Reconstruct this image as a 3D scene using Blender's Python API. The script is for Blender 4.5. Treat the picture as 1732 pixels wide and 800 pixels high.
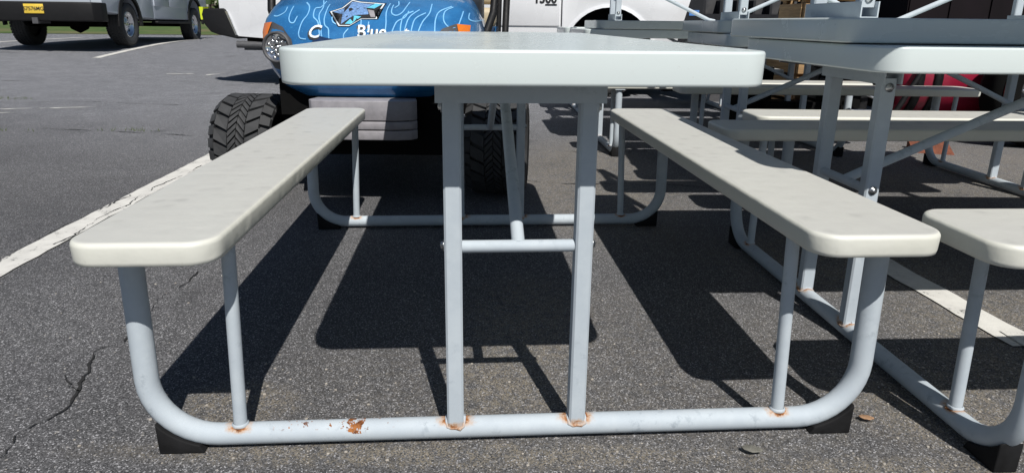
import bpy, bmesh, math, random
from mathutils import Vector, Matrix
R = math.radians
random.seed(7)
scn = bpy.context.scene
for o in list(bpy.data.objects):
    bpy.data.objects.remove(o)
COL = scn.collection

# ------------------------------------------------------------------ camera, sky, sun, exposure
CAM_H = 0.8157
cd = bpy.data.cameras.new('camera')
cam = bpy.data.objects.new('camera', cd); COL.objects.link(cam)
cd.sensor_width = 36.0; cd.sensor_fit = 'HORIZONTAL'
cd.lens = 1130.96 / 1732 * 36
cd.shift_y = -(400 - 361.53) / 1732
cd.clip_start = 0.02; cd.clip_end = 2000
cam.matrix_world = Matrix.Translation((0, 0, CAM_H)) @ Matrix.Rotation(R(90 - 15.965), 4, 'X') @ Matrix.Rotation(R(0.649), 4, 'Z')
scn.camera = cam

SUN = Vector((0.222, -0.777, 1.0)).normalized()          # towards the sun
elev = math.asin(SUN.z); azim = math.atan2(SUN.x, SUN.y)
w = bpy.data.worlds.new('World'); scn.world = w; w.use_nodes = True
wn = w.node_tree.nodes; wl = w.node_tree.links
bg = wn['Background']
sky = wn.new('ShaderNodeTexSky'); sky.sky_type = 'NISHITA'; sky.sun_disc = False
sky.sun_elevation = elev; sky.sun_rotation = azim
sky.air_density = 1.0; sky.dust_density = 0.3; sky.ozone_density = 1.5
wl.new(sky.outputs[0], bg.inputs[0]); bg.inputs[1].default_value = 0.05
sl = bpy.data.lights.new('sun', 'SUN'); sl.energy = 5.0; sl.angle = R(0.53); sl.color = (1.0, 0.965, 0.91)
so = bpy.data.objects.new('sun', sl); COL.objects.link(so)
so.rotation_euler = SUN.to_track_quat('Z', 'Y').to_euler(); so.location = (2, -6, 9)
vs = scn.view_settings
vs.view_transform = 'Standard'; vs.look = 'None'; vs.gamma = 1.0; vs.exposure = 0.05; vs.use_curve_mapping = False
scn.render.engine = 'CYCLES'

# ------------------------------------------------------------------ material helpers
class NT:
    def __init__(self, name):
        self.m = bpy.data.materials.new(name); self.m.use_nodes = True
        self.n = self.m.node_tree.nodes; self.l = self.m.node_tree.links
        self.b = self.n['Principled BSDF']; self.out = self.n['Material Output']
        self.tc = self.n.new('ShaderNodeTexCoord')
    def new(self, t, **kw):
        x = self.n.new(t)
        for k, v in kw.items():
            if k in x.bl_rna.properties: setattr(x, k, v)
        return x
    def link(self, a, b): self.l.new(a, b)
    def setin(self, s, v):
        if hasattr(v, 'is_linked') or isinstance(v, bpy.types.NodeSocket): self.link(v, s)
        else: s.default_value = v
    def noise(self, scale, detail=4, rough=.6, vec=None, dist=0):
        x = self.new('ShaderNodeTexNoise'); x.inputs['Scale'].default_value = scale
        x.inputs['Detail'].default_value = detail; x.inputs['Roughness'].default_value = rough
        x.inputs['Distortion'].default_value = dist
        self.link(vec if vec is not None else self.tc.outputs['Object'], x.inputs['Vector']); return x.outputs['Fac']
    def voro(self, scale, feature='F1', out='Distance', vec=None):
        x = self.new('ShaderNodeTexVoronoi'); x.feature = feature; x.inputs['Scale'].default_value = scale
        self.link(vec if vec is not None else self.tc.outputs['Object'], x.inputs['Vector']); return x.outputs[out]
    def ramp(self, fac, stops, interp='LINEAR'):
        x = self.new('ShaderNodeValToRGB'); x.color_ramp.interpolation = interp
        e = x.color_ramp.elements
        while len(e) < len(stops): e.new(0.5)
        for i, (p, c) in enumerate(stops):
            e[i].position = p; e[i].color = (c, c, c, 1) if not hasattr(c, '__len__') else (*c, 1)
        self.link(fac, x.inputs[0]); return x.outputs[0]
    def mix(self, fac, a, b, mode='MIX'):
        x = self.new('ShaderNodeMixRGB'); x.blend_type = mode
        self.setin(x.inputs[0], fac)
        for i, v in ((1, a), (2, b)):
            if isinstance(v, bpy.types.NodeSocket): self.link(v, x.inputs[i])
            else: x.inputs[i].default_value = (*v, 1) if hasattr(v, '__len__') else (v, v, v, 1)
        return x.outputs[0]
    def math(self, op, a, b=0.0, c=None, clamp=False):
        x = self.new('ShaderNodeMath'); x.operation = op; x.use_clamp = clamp
        self.setin(x.inputs[0], a); self.setin(x.inputs[1], b)
        if c is not None: self.setin(x.inputs[2], c)
        return x.outputs[0]
    def xyz(self):
        x = self.new('ShaderNodeSeparateXYZ'); self.link(self.tc.outputs['Object'], x.inputs[0]); return x.outputs
    def map(self, v, a, b, lo=0.0, hi=1.0, smooth=True):
        x = self.new('ShaderNodeMapRange'); x.interpolation_type = 'SMOOTHSTEP' if smooth else 'LINEAR'; x.clamp = True
        self.setin(x.inputs[0], v); x.inputs[1].default_value = a; x.inputs[2].default_value = b
        x.inputs[3].default_value = lo; x.inputs[4].default_value = hi; return x.outputs[0]
    def bump(self, h, strength=.3, dist=.002, normal=None):
        x = self.new('ShaderNodeBump'); x.inputs['Strength'].default_value = strength; x.inputs['Distance'].default_value = dist
        self.link(h, x.inputs['Height'])
        if normal is not None: self.link(normal, x.inputs['Normal'])
        return x.outputs[0]
    def done(self, color=None, rough=None, normal=None, metal=None, spec=None, coat=None):
        b = self.b
        if color is not None:
            if isinstance(color, bpy.types.NodeSocket): self.link(color, b.inputs['Base Color'])
            else: b.inputs['Base Color'].default_value = (*color, 1)
        if rough is not None: self.setin(b.inputs['Roughness'], rough)
        if normal is not None: self.link(normal, b.inputs['Normal'])
        if metal is not None: b.inputs['Metallic'].default_value = metal
        if spec is not None: b.inputs['Specular IOR Level'].default_value = spec
        if coat is not None: b.inputs['Coat Weight'].default_value = coat; b.inputs['Coat Roughness'].default_value = .05
        return self.m

def simple(name, col, rough=.5, metal=0.0, var=.12, scale=30, bumps=0.0, coat=None, spec=None):
    t = NT(name); n = t.noise(scale, 5)
    f = t.ramp(n, [(.3, 1 - var), (.7, 1 + var * .4)])
    c = t.mix(1.0, col, f, 'MULTIPLY')
    rr = t.map(n, .2, .8, max(.02, rough - .08), min(1, rough + .1))
    nm = t.bump(t.noise(scale * 6, 3), bumps, .001) if bumps else None
    return t.done(c, rr, nm, metal, spec, coat)

def mat_asphalt():
    t = NT('asphalt')
    big = t.noise(.55, 5, .6); mid = t.noise(4.5, 5, .65); fine = t.noise(40, 3, .6)
    base = t.mix(t.map(big, .3, .7), (.078, .078, .082), (.125, .124, .127))
    base = t.mix(t.map(mid, .35, .75), base, (.098, .097, .101))
    blot = t.noise(11, 4, .6)
    base = t.mix(t.map(blot, .5, .78, 0, .45), base, (.070, .070, .074))
    px_, py_, pz_ = t.xyz()
    far_pale = t.map(t.math('ADD', py_, t.math('MULTIPLY', t.math('SUBTRACT', big, .5), 5.0)), 2.5, 8.0)  # paler with distance: older bleached paving, with far sheen put into the colour
    base = t.mix(t.math('MULTIPLY', far_pale, .9), base, t.mix(t.map(mid, .3, .75), (.150, .154, .168), (.195, .199, .213)))
    vc = t.new('ShaderNodeTexVoronoi'); vc.inputs['Scale'].default_value = 400
    t.link(t.tc.outputs['Object'], vc.inputs['Vector'])
    sep = t.new('ShaderNodeSeparateColor'); t.link(vc.outputs['Color'], sep.inputs[0])
    st = t.ramp(sep.outputs[0], [(0, .30), (.45, .78), (.78, 1.2), (.92, 2.1), (1, 4.4)])
    col = t.mix(1.0, base, st, 'MULTIPLY')
    vc2 = t.new('ShaderNodeTexVoronoi'); vc2.inputs['Scale'].default_value = 120
    t.link(t.tc.outputs['Object'], vc2.inputs['Vector'])
    s2 = t.new('ShaderNodeSeparateColor'); t.link(vc2.outputs['Color'], s2.inputs[0])
    rare = t.math('MULTIPLY', t.map(s2.outputs[1], .955, .98), t.map(vc2.outputs['Distance'], .42, .22))
    col = t.mix(t.math('MULTIPLY', rare, .8), col, (.34, .32, .30))
    # sand and pollen dust lying about the tables, with soft irregular shapes
    x, y, z = t.xyz()
    def blob(cx, cy, rx, ry):
        a = t.math('POWER', t.math('DIVIDE', t.math('SUBTRACT', x, cx), rx), 2)
        b = t.math('POWER', t.math('DIVIDE', t.math('SUBTRACT', y, cy), ry), 2)
        return t.map(t.math('ADD', a, b), 1.6, 0.0)
    m = t.math('MULTIPLY', blob(.28, 1.45, .8, .55), .35)
    m = t.math('MAXIMUM', m, blob(-.02, 1.36, .17, .22))
    for q in ((-.60, 1.30, .14, .10), (.95, 1.35, .25, .22), (1.55, 1.75, .5, .3), (-.1, 1.13, .7, .05), (1.2, 2.3, .5, .35), (.75, 1.05, .4, .1), (3.0, 3.9, 1.5, 1.1), (.45, 3.6, .5, 1.2), (.05, 1.75, .2, .35), (1.2, 1.5, .12, .2)):
        m = t.math('MAXIMUM', m, blob(*q))
    dust = t.math('MULTIPLY', m, t.map(t.math('ADD', fine, t.math('MULTIPLY', mid, .5)), .50, .90))
    dust = t.math('MULTIPLY', dust, t.map(sep.outputs[2], .25, .8))
    col = t.mix(t.math('MULTIPLY', dust, .8), col, (.25, .215, .16))
    # dark oil drips and lighter worn lanes
    oil = t.map(t.noise(1.7, 3, .5, dist=.6), .66, .74)
    col = t.mix(t.math('MULTIPLY', oil, .35), col, (.03, .03, .032))
    h = t.math('ADD', t.math('MULTIPLY', sep.outputs[1], .8), t.math('MULTIPLY', fine, .6))
    nm = t.bump(h, .5, .0016)
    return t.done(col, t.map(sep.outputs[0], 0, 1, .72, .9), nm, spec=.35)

def mat_paintline():
    t = NT('worn_road_paint')
    n1 = t.noise(9, 6, .7); n2 = t.noise(90, 4, .7); v = t.voro(210, out='Distance')
    wear = t.map(t.math('ADD', t.math('MULTIPLY', n1, .6), t.math('MULTIPLY', n2, .45)), .585, .66)
    c = t.mix(t.map(n1, .3, .7), (.66, .65, .61), (.54, .53, .50))
    c = t.mix(t.math('MULTIPLY', wear, .9), c, (.10, .10, .10))
    return t.done(c, .75, t.bump(t.math('ADD', n2, v), .4, .0015))

def mat_plastic(name, col, dirt=.25, dimple=True, rough=.34):
    t = NT(name)
    mp = t.new('ShaderNodeMapping'); mp.inputs['Scale'].default_value = (1, .35, 1)
    t.link(t.tc.outputs['Object'], mp.inputs['Vector'])
    n = t.noise(5, 6, .62, mp.outputs[0]); n2 = t.noise(60, 4, .6)
    info = t.new('ShaderNodeObjectInfo')
    c = t.mix(t.math('MULTIPLY', t.map(n, .42, .8), dirt), col, tuple(k * f for k, f in zip(col, (.80, .79, .72))))
    c = t.mix(t.math('MULTIPLY', t.map(n2, .62, .8), dirt * .45), c, (.40, .38, .32))
    # scuffs
    mp2 = t.new('ShaderNodeMapping'); mp2.inputs['Scale'].default_value = (3, .25, 3); mp2.inputs['Rotation'].default_value = (0, 0, .5)
    t.link(t.tc.outputs['Object'], mp2.inputs['Vector'])
    sc = t.noise(45, 3, .5, mp2.outputs[0])
    c = t.mix(t.math('MULTIPLY', t.map(sc, .70, .76), .18), c, (.36, .35, .32))
    h = t.noise(230, 3, .6)
    nm = t.bump(h, .12 if dimple else .03, .0006)
    if dimple:
        vx = t.new('ShaderNodeTexVoronoi'); vx.feature = 'SMOOTH_F1'; vx.inputs['Scale'].default_value = 21; vx.inputs['Randomness'].default_value = .45; t.link(t.tc.outputs['Object'], vx.inputs['Vector']); v = vx.outputs['Distance']; nz = t.noise(28, 2, .5)
        nm = t.bump(t.math('ADD', v, t.math('MULTIPLY', nz, .6)), .45, .004, nm)
        dim = t.math('MULTIPLY', t.map(v, .42, .16), t.map(t.noise(7, 3), .38, .62))
    if dimple:      # grime trodden into the upward faces of the seats
        g = t.new('ShaderNodeSeparateXYZ'); t.link(t.tc.outputs['Normal'], g.inputs[0])
        up = t.map(t.math('ABSOLUTE', g.outputs[2]), .80, .97)
        c = t.mix(t.math('MULTIPLY', up, t.map(n, .2, .8, .5, .95)), c, (.48, .478, .455))
        c = t.mix(t.math('MULTIPLY', t.math('MULTIPLY', up, dim), .45), c, (.36, .356, .335))
    rr = t.map(n, .3, .8, rough - .06, rough + .12)
    return t.done(c, rr, nm, spec=.5)

def mat_frame(name, patch=False, weld=True):
    t = NT(name); x, y, z = t.xyz()
    n = t.noise(14, 5, .65); n2 = t.noise(70, 5, .7)
    c = t.mix(t.map(n, .35, .7), (.42, .470, .515), (.465, .515, .555))
    scuff = t.math('MULTIPLY', t.math('MULTIPLY', t.map(t.noise(42, 5, .7), .54, .68), t.map(t.noise(7, 3, .5), .45, .62)), .5)
    c = t.mix(scuff, c, (.22, .26, .30))
    ax = t.math('ABSOLUTE', x)
    # rust bleeding from the welds where legs and struts meet the ground tube
    d1 = t.math('ABSOLUTE', t.math('SUBTRACT', ax, .1221))
    d2 = t.math('ABSOLUTE', t.math('SUBTRACT', ax, .545))
    a1 = t.math('SUBTRACT', 1.0, t.math('DIVIDE', d1, .050)); a2 = t.math('SUBTRACT', .8, t.math('DIVIDE', d2, .045))
    w_ = t.math('MAXIMUM', a1, a2)
    zz = t.map(t.math('ABSOLUTE', t.math('SUBTRACT', z, .049)), .016, .002) if weld else t.map(z, .056, .044, 0, .55)
    k = t.math('MULTIPLY', t.math('MAXIMUM', w_, 0), zz)
    k = t.math('ADD', k, t.math('MULTIPLY', t.math('SUBTRACT', t.noise(95, 5, .7), .5), .8))
    stain = t.math('MULTIPLY', t.map(k, .12, .60), .75)
    c = t.mix(stain, c, (.46, .235, .075))
    rust = t.map(k, .42, .62)
    if patch:
        pa = t.math('POWER', t.math('DIVIDE', t.math('SUBTRACT', x, -.318), .030), 2)
        pb = t.math('POWER', t.math('DIVIDE', t.math('SUBTRACT', z, .042), .016), 2)
        pc = t.map(y, 0.2, -.1)
        pk = t.math('MULTIPLY', t.map(t.math('ADD', pa, pb), 1.5, 0), pc)
        pk = t.math('ADD', pk, t.math('MULTIPLY', t.math('SUBTRACT', t.noise(48, 5, .75), .5), 3.4))
        rust = t.math('MAXIMUM', rust, t.map(pk, .86, .94))
        row = t.math('MULTIPLY', t.math('MULTIPLY', t.map(x, -.50, -.44), t.map(x, -.22, -.30)), t.math('MULTIPLY', pc, t.map(t.math('ABSOLUTE', t.math('SUBTRACT', z, .046)), .006, .002)))
        rust = t.math('MAXIMUM', rust, t.math('MULTIPLY', row, t.map(t.noise(85, 3, .6), .60, .63)))
    chips = t.map(t.noise(26, 6, .75),   .745, .765)
    rust = t.math('MAXIMUM', rust, t.math('MULTIPLY', chips, t.map(z, .12, .02)))
    rc = t.mix(t.map(n2, .35, .65), (.36, .14, .045), (.11, .038, .016))
    c = t.mix(rust, c, rc)
    rr = t.map(rust, 0, 1, .66, .9)
    return t.done(c, rr, t.bump(t.math('ADD', n2, rust), .14, .001), spec=.15)

def mat_wood(name, a, b):
    t = NT(name); mp = t.new('ShaderNodeMapping'); mp.inputs['Scale'].default_value = (1, 1, 12)
    t.link(t.tc.outputs['Object'], mp.inputs['Vector'])
    n = t.noise(6, 6, .7, mp.outputs[0]); return t.done(t.mix(t.map(n, .3, .7), a, b), .75, t.bump(n, .3, .003))

def mat_grass():
    t = NT('lawn_grass'); n = t.noise(3, 6, .7); n2 = t.noise(.3, 3)
    c = t.mix(t.map(n, .3, .7), (.035, .075, .012), (.085, .13, .03)); c = t.mix(t.map(n2, .45, .7), c, (.13, .12, .05))
    return t.done(c, .9, t.bump(n, .6, .03))

def mat_leaf():
    t = NT('tree_foliage'); i = t.new('ShaderNodeObjectInfo'); n = t.noise(.6, 4)
    c = t.mix(t.map(n, .3, .7), (.030, .060, .015), (.075, .11, .03)); return t.done(c, .7)

M = {}
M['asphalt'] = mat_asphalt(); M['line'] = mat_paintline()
M['top'] = mat_plastic('tabletop_plastic', (.60, .66, .655), .22, False, .26)
M['bench'] = mat_plastic('bench_plastic', (.635, .635, .575), .45, True, .45)
M['frame'] = mat_frame('grey_frame_paint'); M['frame1'] = mat_frame('grey_frame_paint_chipped', True); M['legp'] = mat_frame('grey_leg_paint', False, False)
M['rubber'] = simple('black_rubber', (.012, .012, .013), .8, 0, .45, 30, .3, None, .2)
M['tyre'] = simple('tyre_rubber', (.040, .041, .043), .72, 0, .35, 25, .35)
M['steel'] = simple('zinc_steel', (.55, .56, .57), .32, 1.0, .2, 60)
M['channel'] = simple('channel_steel', (.22, .22, .20), .5, .2, .35, 20)
M['blue'] = None
M['blackplastic'] = simple('black_plastic', (.009, .009, .010), .55, 0, .3, 40, .15, None, .28); M['soot'] = simple('matt_black_underbody', (.006, .006, .006), .9, 0, .3, 30, .1, None, .1)
M['greyplastic'] = simple('grey_plastic', (.27, .26, .28), .62, 0, .2, 30, .25)
M['darkgrey'] = simple('dark_grey_plastic', (.075, .075, .08), .5, 0, .2, 30, .15)
M['white'] = simple('white_car_paint', (.74, .75, .77), .25, 0, .05, 3, 0, .6)
M['silver'] = simple('silver_car_paint', (.46, .50, .56), .35, 0, .03, 3, 0, .3)
M['glassdark'] = simple('tinted_glass', (.012, .014, .016), .06, 0, .1, 5, 0, .3)
M['chrome'] = simple('chrome', (.72, .73, .75), .14, 1.0, .1, 20)
M['alloy'] = simple('painted_steel_wheel', (.40, .41, .44), .3, .8, .2, 15)
M['amber'] = simple('amber_lens', (.75, .19, .02), .2, 0, .1, 90, .2, .4)
M['redlens'] = simple('red_lens', (.28, .01, .012), .2, 0, .1, 50, .1, .4)
M['yellow'] = simple('yellow_plate', (.72, .50, .06), .45, 0, .1, 30)
M['hivis'] = simple('yellow_reflector', (.62, .72, .03), .4, 0, .1, 30)
M['ink'] = simple('black_lettering', (.02, .02, .022), .5)
M['letter'] = simple('white_lettering', (.72, .78, .82), .4, 0, .1, 40)
M['cyan'] = simple('pale_blue_pinstripe', (.20, .48, .78), .35, 0, .15, 40)
M['sticker'] = simple('blue_sticker', (.08, .22, .55), .4)
M['starblue'] = simple('star_blue', (.17, .31, .58), .4, 0, .5, 120)
M['starcyan'] = simple('star_cyan', (.13, .55, .75), .4, 0, .3, 120)
M['tan'] = simple('beige_vinyl', (.48, .40, .27), .55, 0, .15, 20, .15)
M['wood'] = mat_wood('pallet_wood', (.42, .27, .13), (.26, .16, .08))
M['red'] = simple('crimson_paint', (.27, .009, .035), .4, 0, .12, 6, .05, .4)
M['redline'] = simple('red_rim_stripe', (.55, .03, .03), .4)
M['darkpanel'] = simple('dark_trailer_paint', (.010, .007, .009), .8, 0, .4, 4, .1, None, .15)
M['plow'] = simple('charcoal_plow_paint', (.014, .015, .019), .65, 0, .35, 8, .1, None, .25)
M['rustred'] = simple('rusty_orange_steel', (.19, .06, .03), .8, 0, .5, 25, .3)
M['crack'] = simple('asphalt_crack', (.016, .016, .016), .95, 0, .3, 60)
M['seal'] = simple('crack_dirt', (.075, .062, .045), .95, 0, .4, 60)
M['leafdry'] = simple('dry_leaf', (.40, .24, .14), .7, 0, .35, 60)
M['leafgrey'] = simple('grey_leaf', (.19, .185, .16), .7, 0, .35, 60)
M['stone'] = simple('pale_pebble', (.36, .33, .29), .85, 0, .4, 50)
M['grass'] = mat_grass(); M['leaf'] = mat_leaf()
M['bark'] = simple('tree_bark', (.06, .045, .035), .9, 0, .4, 10)
M['weed'] = simple('weed_blade', (.09, .12, .03), .7, 0, .3, 30)
def mat_blue():
    t = NT('blue_cart_paint'); x, y, z = t.xyz(); n = t.noise(7, 4)
    c = t.mix(t.map(n, .35, .7), (.022, .135, .34), (.035, .20, .47))
    c = t.mix(t.map(t.noise(160, 2), .55, .8), c, (.05, .26, .52))
    return t.done(c, .22, None, .15, coat=.7)
M['blue'] = mat_blue()

# ------------------------------------------------------------------ mesh helpers
class MB:
    def __init__(self): self.v = []; self.f = []; self.mi = []; self.sm = []
    def add(self, vs, fs, mi=0, smooth=False, mat=None):
        o = len(self.v)
        if mat is not None: vs = [mat @ Vector(q) for q in vs]
        self.v += [tuple(q) for q in vs]
        for f in fs: self.f.append([i + o for i in f]); self.mi.append(mi); self.sm.append(smooth)
        return self
    def box(self, x0, x1, y0, y1, z0, z1, mi=0, mat=None, bev=0.0):
        if bev <= 0:
            vs = [(x, y, z) for z in (z0, z1) for y in (y0, y1) for x in (x0, x1)]
            return self.add(vs, [(0, 2, 3, 1), (4, 5, 7, 6), (0, 1, 5, 4), (2, 6, 7, 3), (0, 4, 6, 2), (1, 3, 7, 5)], mi, False, mat)
        bm = bmesh.new(); bmesh.ops.create_cube(bm, size=1)
        for q in bm.verts: q.co = ((x0 + x1) / 2 + q.co.x * (x1 - x0), (y0 + y1) / 2 + q.co.y * (y1 - y0), (z0 + z1) / 2 + q.co.z * (z1 - z0))
        bmesh.ops.bevel(bm, geom=bm.edges[:], offset=bev, segments=2, affect='EDGES', profile=.6)
        return self.bm(bm, mi, True, mat)
    def bm(self, bm, mi=0, smooth=False, mat=None):
        bm.verts.index_update()
        self.add([q.co.copy() for q in bm.verts], [[q.index for q in f.verts] for f in bm.faces], mi, smooth, mat); bm.free(); return self
    def tube(self, pts, r, n=14, mi=0, cap=True, mat=None, square=False, up=None):
        pts = [Vector(p) for p in pts]; rr = r if hasattr(r, '__len__') else [r] * len(pts)
        vs = []; fs = []; prev = None
        for i, p in enumerate(pts):
            d = (pts[min(i + 1, len(pts) - 1)] - pts[max(i - 1, 0)]).normalized()
            if prev is None:
                a = Vector(up) if up else (Vector((0, 0, 1)) if abs(d.z) < .9 else Vector((1, 0, 0)))
                s = d.cross(a).normalized()
            else:
                s = (prev - d * prev.dot(d)).normalized()
            prev = s; u = s.cross(d)
            for k in range(n):
                an = 2 * math.pi * k / n
                vs.append(p + (s * math.cos(an) + u * math.sin(an)) * rr[i])
        for i in range(len(pts) - 1):
            for k in range(n):
                fs.append((i * n + k, i * n + (k + 1) % n, (i + 1) * n + (k + 1) % n, (i + 1) * n + k))
        self.add(vs, fs, mi, True, mat)
        if cap:
            e = (len(pts) - 1) * n
            self.add(vs, [list(range(n))[::-1], [e + k for k in range(n)]], mi, False, mat)
        return self
    def lathe(self, prof, n=40, mi=0, axis='X', mat=None, closed=False):
        vs = []; fs = []; m = len(prof)
        for k in range(n):
            a = 2 * math.pi * k / n; c, s = math.cos(a), math.sin(a)
            for (h, r) in prof:
                vs.append((h, r * c, r * s) if axis == 'X' else ((r * c, h, r * s) if axis == 'Y' else (r * c, r * s, h)))
        for k in range(n):
            for j in range(m if closed else m - 1):
                j2 = (j + 1) % m; k2 = (k + 1) % n
                fs.append((k * m + j, k * m + j2, k2 * m + j2, k2 * m + j))
        return self.add(vs, fs, mi, True, mat)
    def prism(self, poly, a0, a1, axis='Y', mi=0, mat=None, smooth=False):
        n = len(poly)
        def P(q, a): return (q[0], a, q[1]) if axis == 'Y' else ((a, q[0], q[1]) if axis == 'X' else (q[0], q[1], a))
        vs = [P(q, a0) for q in poly] + [P(q, a1) for q in poly]
        fs = [list(range(n)), list(range(n, 2 * n))[::-1]] + [(i, i + n, (i + 1) % n + n, (i + 1) % n) for i in range(n)]
        return self.add(vs, fs, mi, smooth, mat)
    def build(self, name, mats, parent=None, fix=True, sharp=None):
        me = bpy.data.meshes.new(name); me.from_pydata(self.v, [], self.f)
        if not isinstance(mats, (list, tuple)): mats = [mats]
        for m in mats: me.materials.append(m)
        me.polygons.foreach_set('material_index', self.mi); me.polygons.foreach_set('use_smooth', self.sm)
        if fix:
            bm = bmesh.new(); bm.from_mesh(me); bmesh.ops.recalc_face_normals(bm, faces=bm.faces[:]); bm.to_mesh(me); bm.free()
        me.update()
        o = bpy.data.objects.new(name, me); COL.objects.link(o)
        if parent is not None: o.parent = parent
        return o

def bevel(o, wdt=.01, seg=2, ang=30):
    md = o.modifiers.new('bevel', 'BEVEL'); md.width = wdt; md.segments = seg; md.limit_method = 'ANGLE'; md.angle_limit = R(ang)
    for p in o.data.polygons: p.use_smooth = True
    return o
def thing(name, loc=(0, 0, 0), rz=0.0):
    o = bpy.data.objects.new(name, None); COL.objects.link(o); o.location = loc; o.rotation_euler = (0, 0, rz); o.empty_display_size = .2; return o
def tag(o, label=None, cat=None, group=None, kind=None):
    for k, v in (('label', label), ('category', cat), ('group', group), ('kind', kind)):
        if v: o[k] = v
    return o
def copy_tree(o, parent=None):
    c = o.copy(); COL.objects.link(c); c.parent = parent
    for ch in [k for k in KIDS if k.parent is o]: copy_tree_(ch, c)
    return c
def copy_tree_(ch, par):
    d = ch.copy(); COL.objects.link(d); d.parent = par
    for g in [k for k in KIDS if k.parent is ch]: copy_tree_(g, d)
KIDS = []
def text_mesh(s, size, extrude=0.0, offset=0.0, shear=0.0):
    cu = bpy.data.curves.new('txt', 'FONT'); cu.body = s; cu.size = size; cu.extrude = extrude; cu.align_x = 'CENTER'; cu.align_y = 'CENTER'
    cu.offset = offset; cu.shear = shear; cu.resolution_u = 3
    o = bpy.data.objects.new('txt', cu); COL.objects.link(o)
    dg = bpy.context.evaluated_depsgraph_get(); me = o.evaluated_get(dg).to_mesh()
    vs = [v.co.copy() for v in me.vertices]; fs = [list(p.vertices) for p in me.polygons]
    o.evaluated_get(dg).to_mesh_clear(); bpy.data.objects.remove(o); bpy.data.curves.remove(cu)
    return vs, fs

# ------------------------------------------------------------------ ground
def sstep(t): t = max(0, min(1, t)); return t * t * (3 - 2 * t)
def gz(x, y):
    return .32 * sstep((y - .5 * x - 9.0) / 11.0)
xs = [-400, -200, -100, -60, -40, -30] + [-24 + i * .75 for i in range(65)] + [30, 40, 60, 100, 200, 400]
ys = [-120, -40, -15, -6, -2] + [i * .6 for i in range(66)] + [45, 55, 75, 110, 180, 300, 600]
m = MB(); nx = len(xs)
m.add([(x, y, gz(x, y)) for y in ys for x in xs], [(j * nx + i, j * nx + i + 1, (j + 1) * nx + i + 1, (j + 1) * nx + i) for j in range(len(ys) - 1) for i in range(nx - 1)], 0, True)
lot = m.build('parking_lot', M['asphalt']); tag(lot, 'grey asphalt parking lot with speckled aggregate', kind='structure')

def strip(name, pts, wid, mat, lift=.004, jag=.004, step=.06, parent=None, taper=False):
    P = []
    for i in range(len(pts) - 1):
        a = Vector((*pts[i], 0)); b = Vector((*pts[i + 1], 0)); n = max(1, int((b - a).length / step))
        P += [a.lerp(b, k / n) for k in range(n)]
    P.append(Vector((*pts[-1], 0)))
    vs = []; fs = []
    for i, p in enumerate(P):
        d = (P[min(i + 1, len(P) - 1)] - P[max(0, i - 1)]).normalized(); s = Vector((-d.y, d.x, 0))
        ww = wid * (1 if not taper else max(.15, math.sin(math.pi * min(1, max(0, (i + .5) / len(P)))) * random.uniform(.5, 1.2)))
        for sg in (-1, 1):
            q = p + s * (sg * ww / 2 + random.uniform(-jag, jag)); vs.append((q.x, q.y, gz(q.x, q.y) + lift))
    for i in range(len(P) - 1): fs.append((2 * i, 2 * i + 1, 2 * i + 3, 2 * i + 2))
    m = MB(); m.add(vs, fs); return m.build(name, mat, parent)
o = strip('stall_line', [(-1.655, 1.2), (-1.72, 2.1), (-1.842, 4.0), (-2.03, 6.6)], .105, M['line']); tag(o, 'worn white stall line left of the grey picnic table', kind='structure')
o = strip('stall_line', [(1.385, 1.62), (1.34, 2.09), (1.22, 3.6), (1.05, 6.3)], .105, M['line']); tag(o, 'white stall line running under the stacked tables', kind='structure')
o = strip('stall_line', [(1.36, 1.655), (1.75, 1.66), (2.4, 1.69), (4.2, 1.8)], .09, M['line'], lift=.007); tag(o, 'white cross line reaching right from under the tables', kind='structure')
o = strip('stall_line', [(-6.9, 11.3), (-8.05, 18.2)], .12, M['line']); tag(o, 'white stall line beside the silver pickup', kind='structure')
o = strip('stall_line', [(-9.9, 10.9), (-11.0, 17.6)], .12, M['line']); tag(o, 'white stall line left of the silver pickup', kind='structure')
# faint scuffed remains of an old line
for a, b in (((-5.9, 5.75), (-5.5, 5.86)), ((-5.35, 5.9), (-4.95, 6.02)), ((-4.85, 6.05), (-4.45, 6.2)), ((-4.38, 6.2), (-3.95, 6.35)), ((-4.6, 5.85), (-4.4, 5.9)), ((-4.35, 9.5), (-4.2, 9.9)), ((-4.9, 9.6), (-4.55, 9.7)), ((-7.2, 5.3), (-6.6, 5.5)), ((-6.4, 6.2), (-5.7, 6.35))):
    o = strip('line_remnant', [a, b], .05, M['line'], jag=.02, taper=True); tag(o, kind='structure'); o.parent = lot
def crack(pts, wid=.006, mat='crack', lift=.0035):
    P = []; wds = []; ph = random.uniform(0, 9)
    for i in range(len(pts) - 1):
        a, b = pts[i], pts[i + 1]; L = math.dist(a, b); n = max(3, int(L / .012))
        for k in range(n):
            t = k / n; P.append((a[0] + (b[0] - a[0]) * t, a[1] + (b[1] - a[1]) * t))
    ox = oy = 0.0; vs = []
    for i, p in enumerate(P):
        ox = ox * .93 + random.gauss(0, .0035); oy = oy * .93 + random.gauss(0, .0035)
        d = Vector((P[min(i + 1, len(P) - 1)][0] - P[max(0, i - 1)][0], P[min(i + 1, len(P) - 1)][1] - P[max(0, i - 1)][1])).normalized()
        ww = wid * max(.08, .55 + .5 * math.sin(i * .17 + ph) + random.uniform(-.35, .5))
        for sg in (-1, 1):
            x, y = p[0] + ox - d.y * sg * ww * random.uniform(.3, .7), p[1] + oy + d.x * sg * ww * random.uniform(.3, .7); vs.append((x, y, gz(x, y) + lift))
    return MB().add(vs, [(2 * i, 2 * i + 1, 2 * i + 3, 2 * i + 2) for i in range(len(P) - 1)]).build('crack', M[mat], lot, False)
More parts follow.
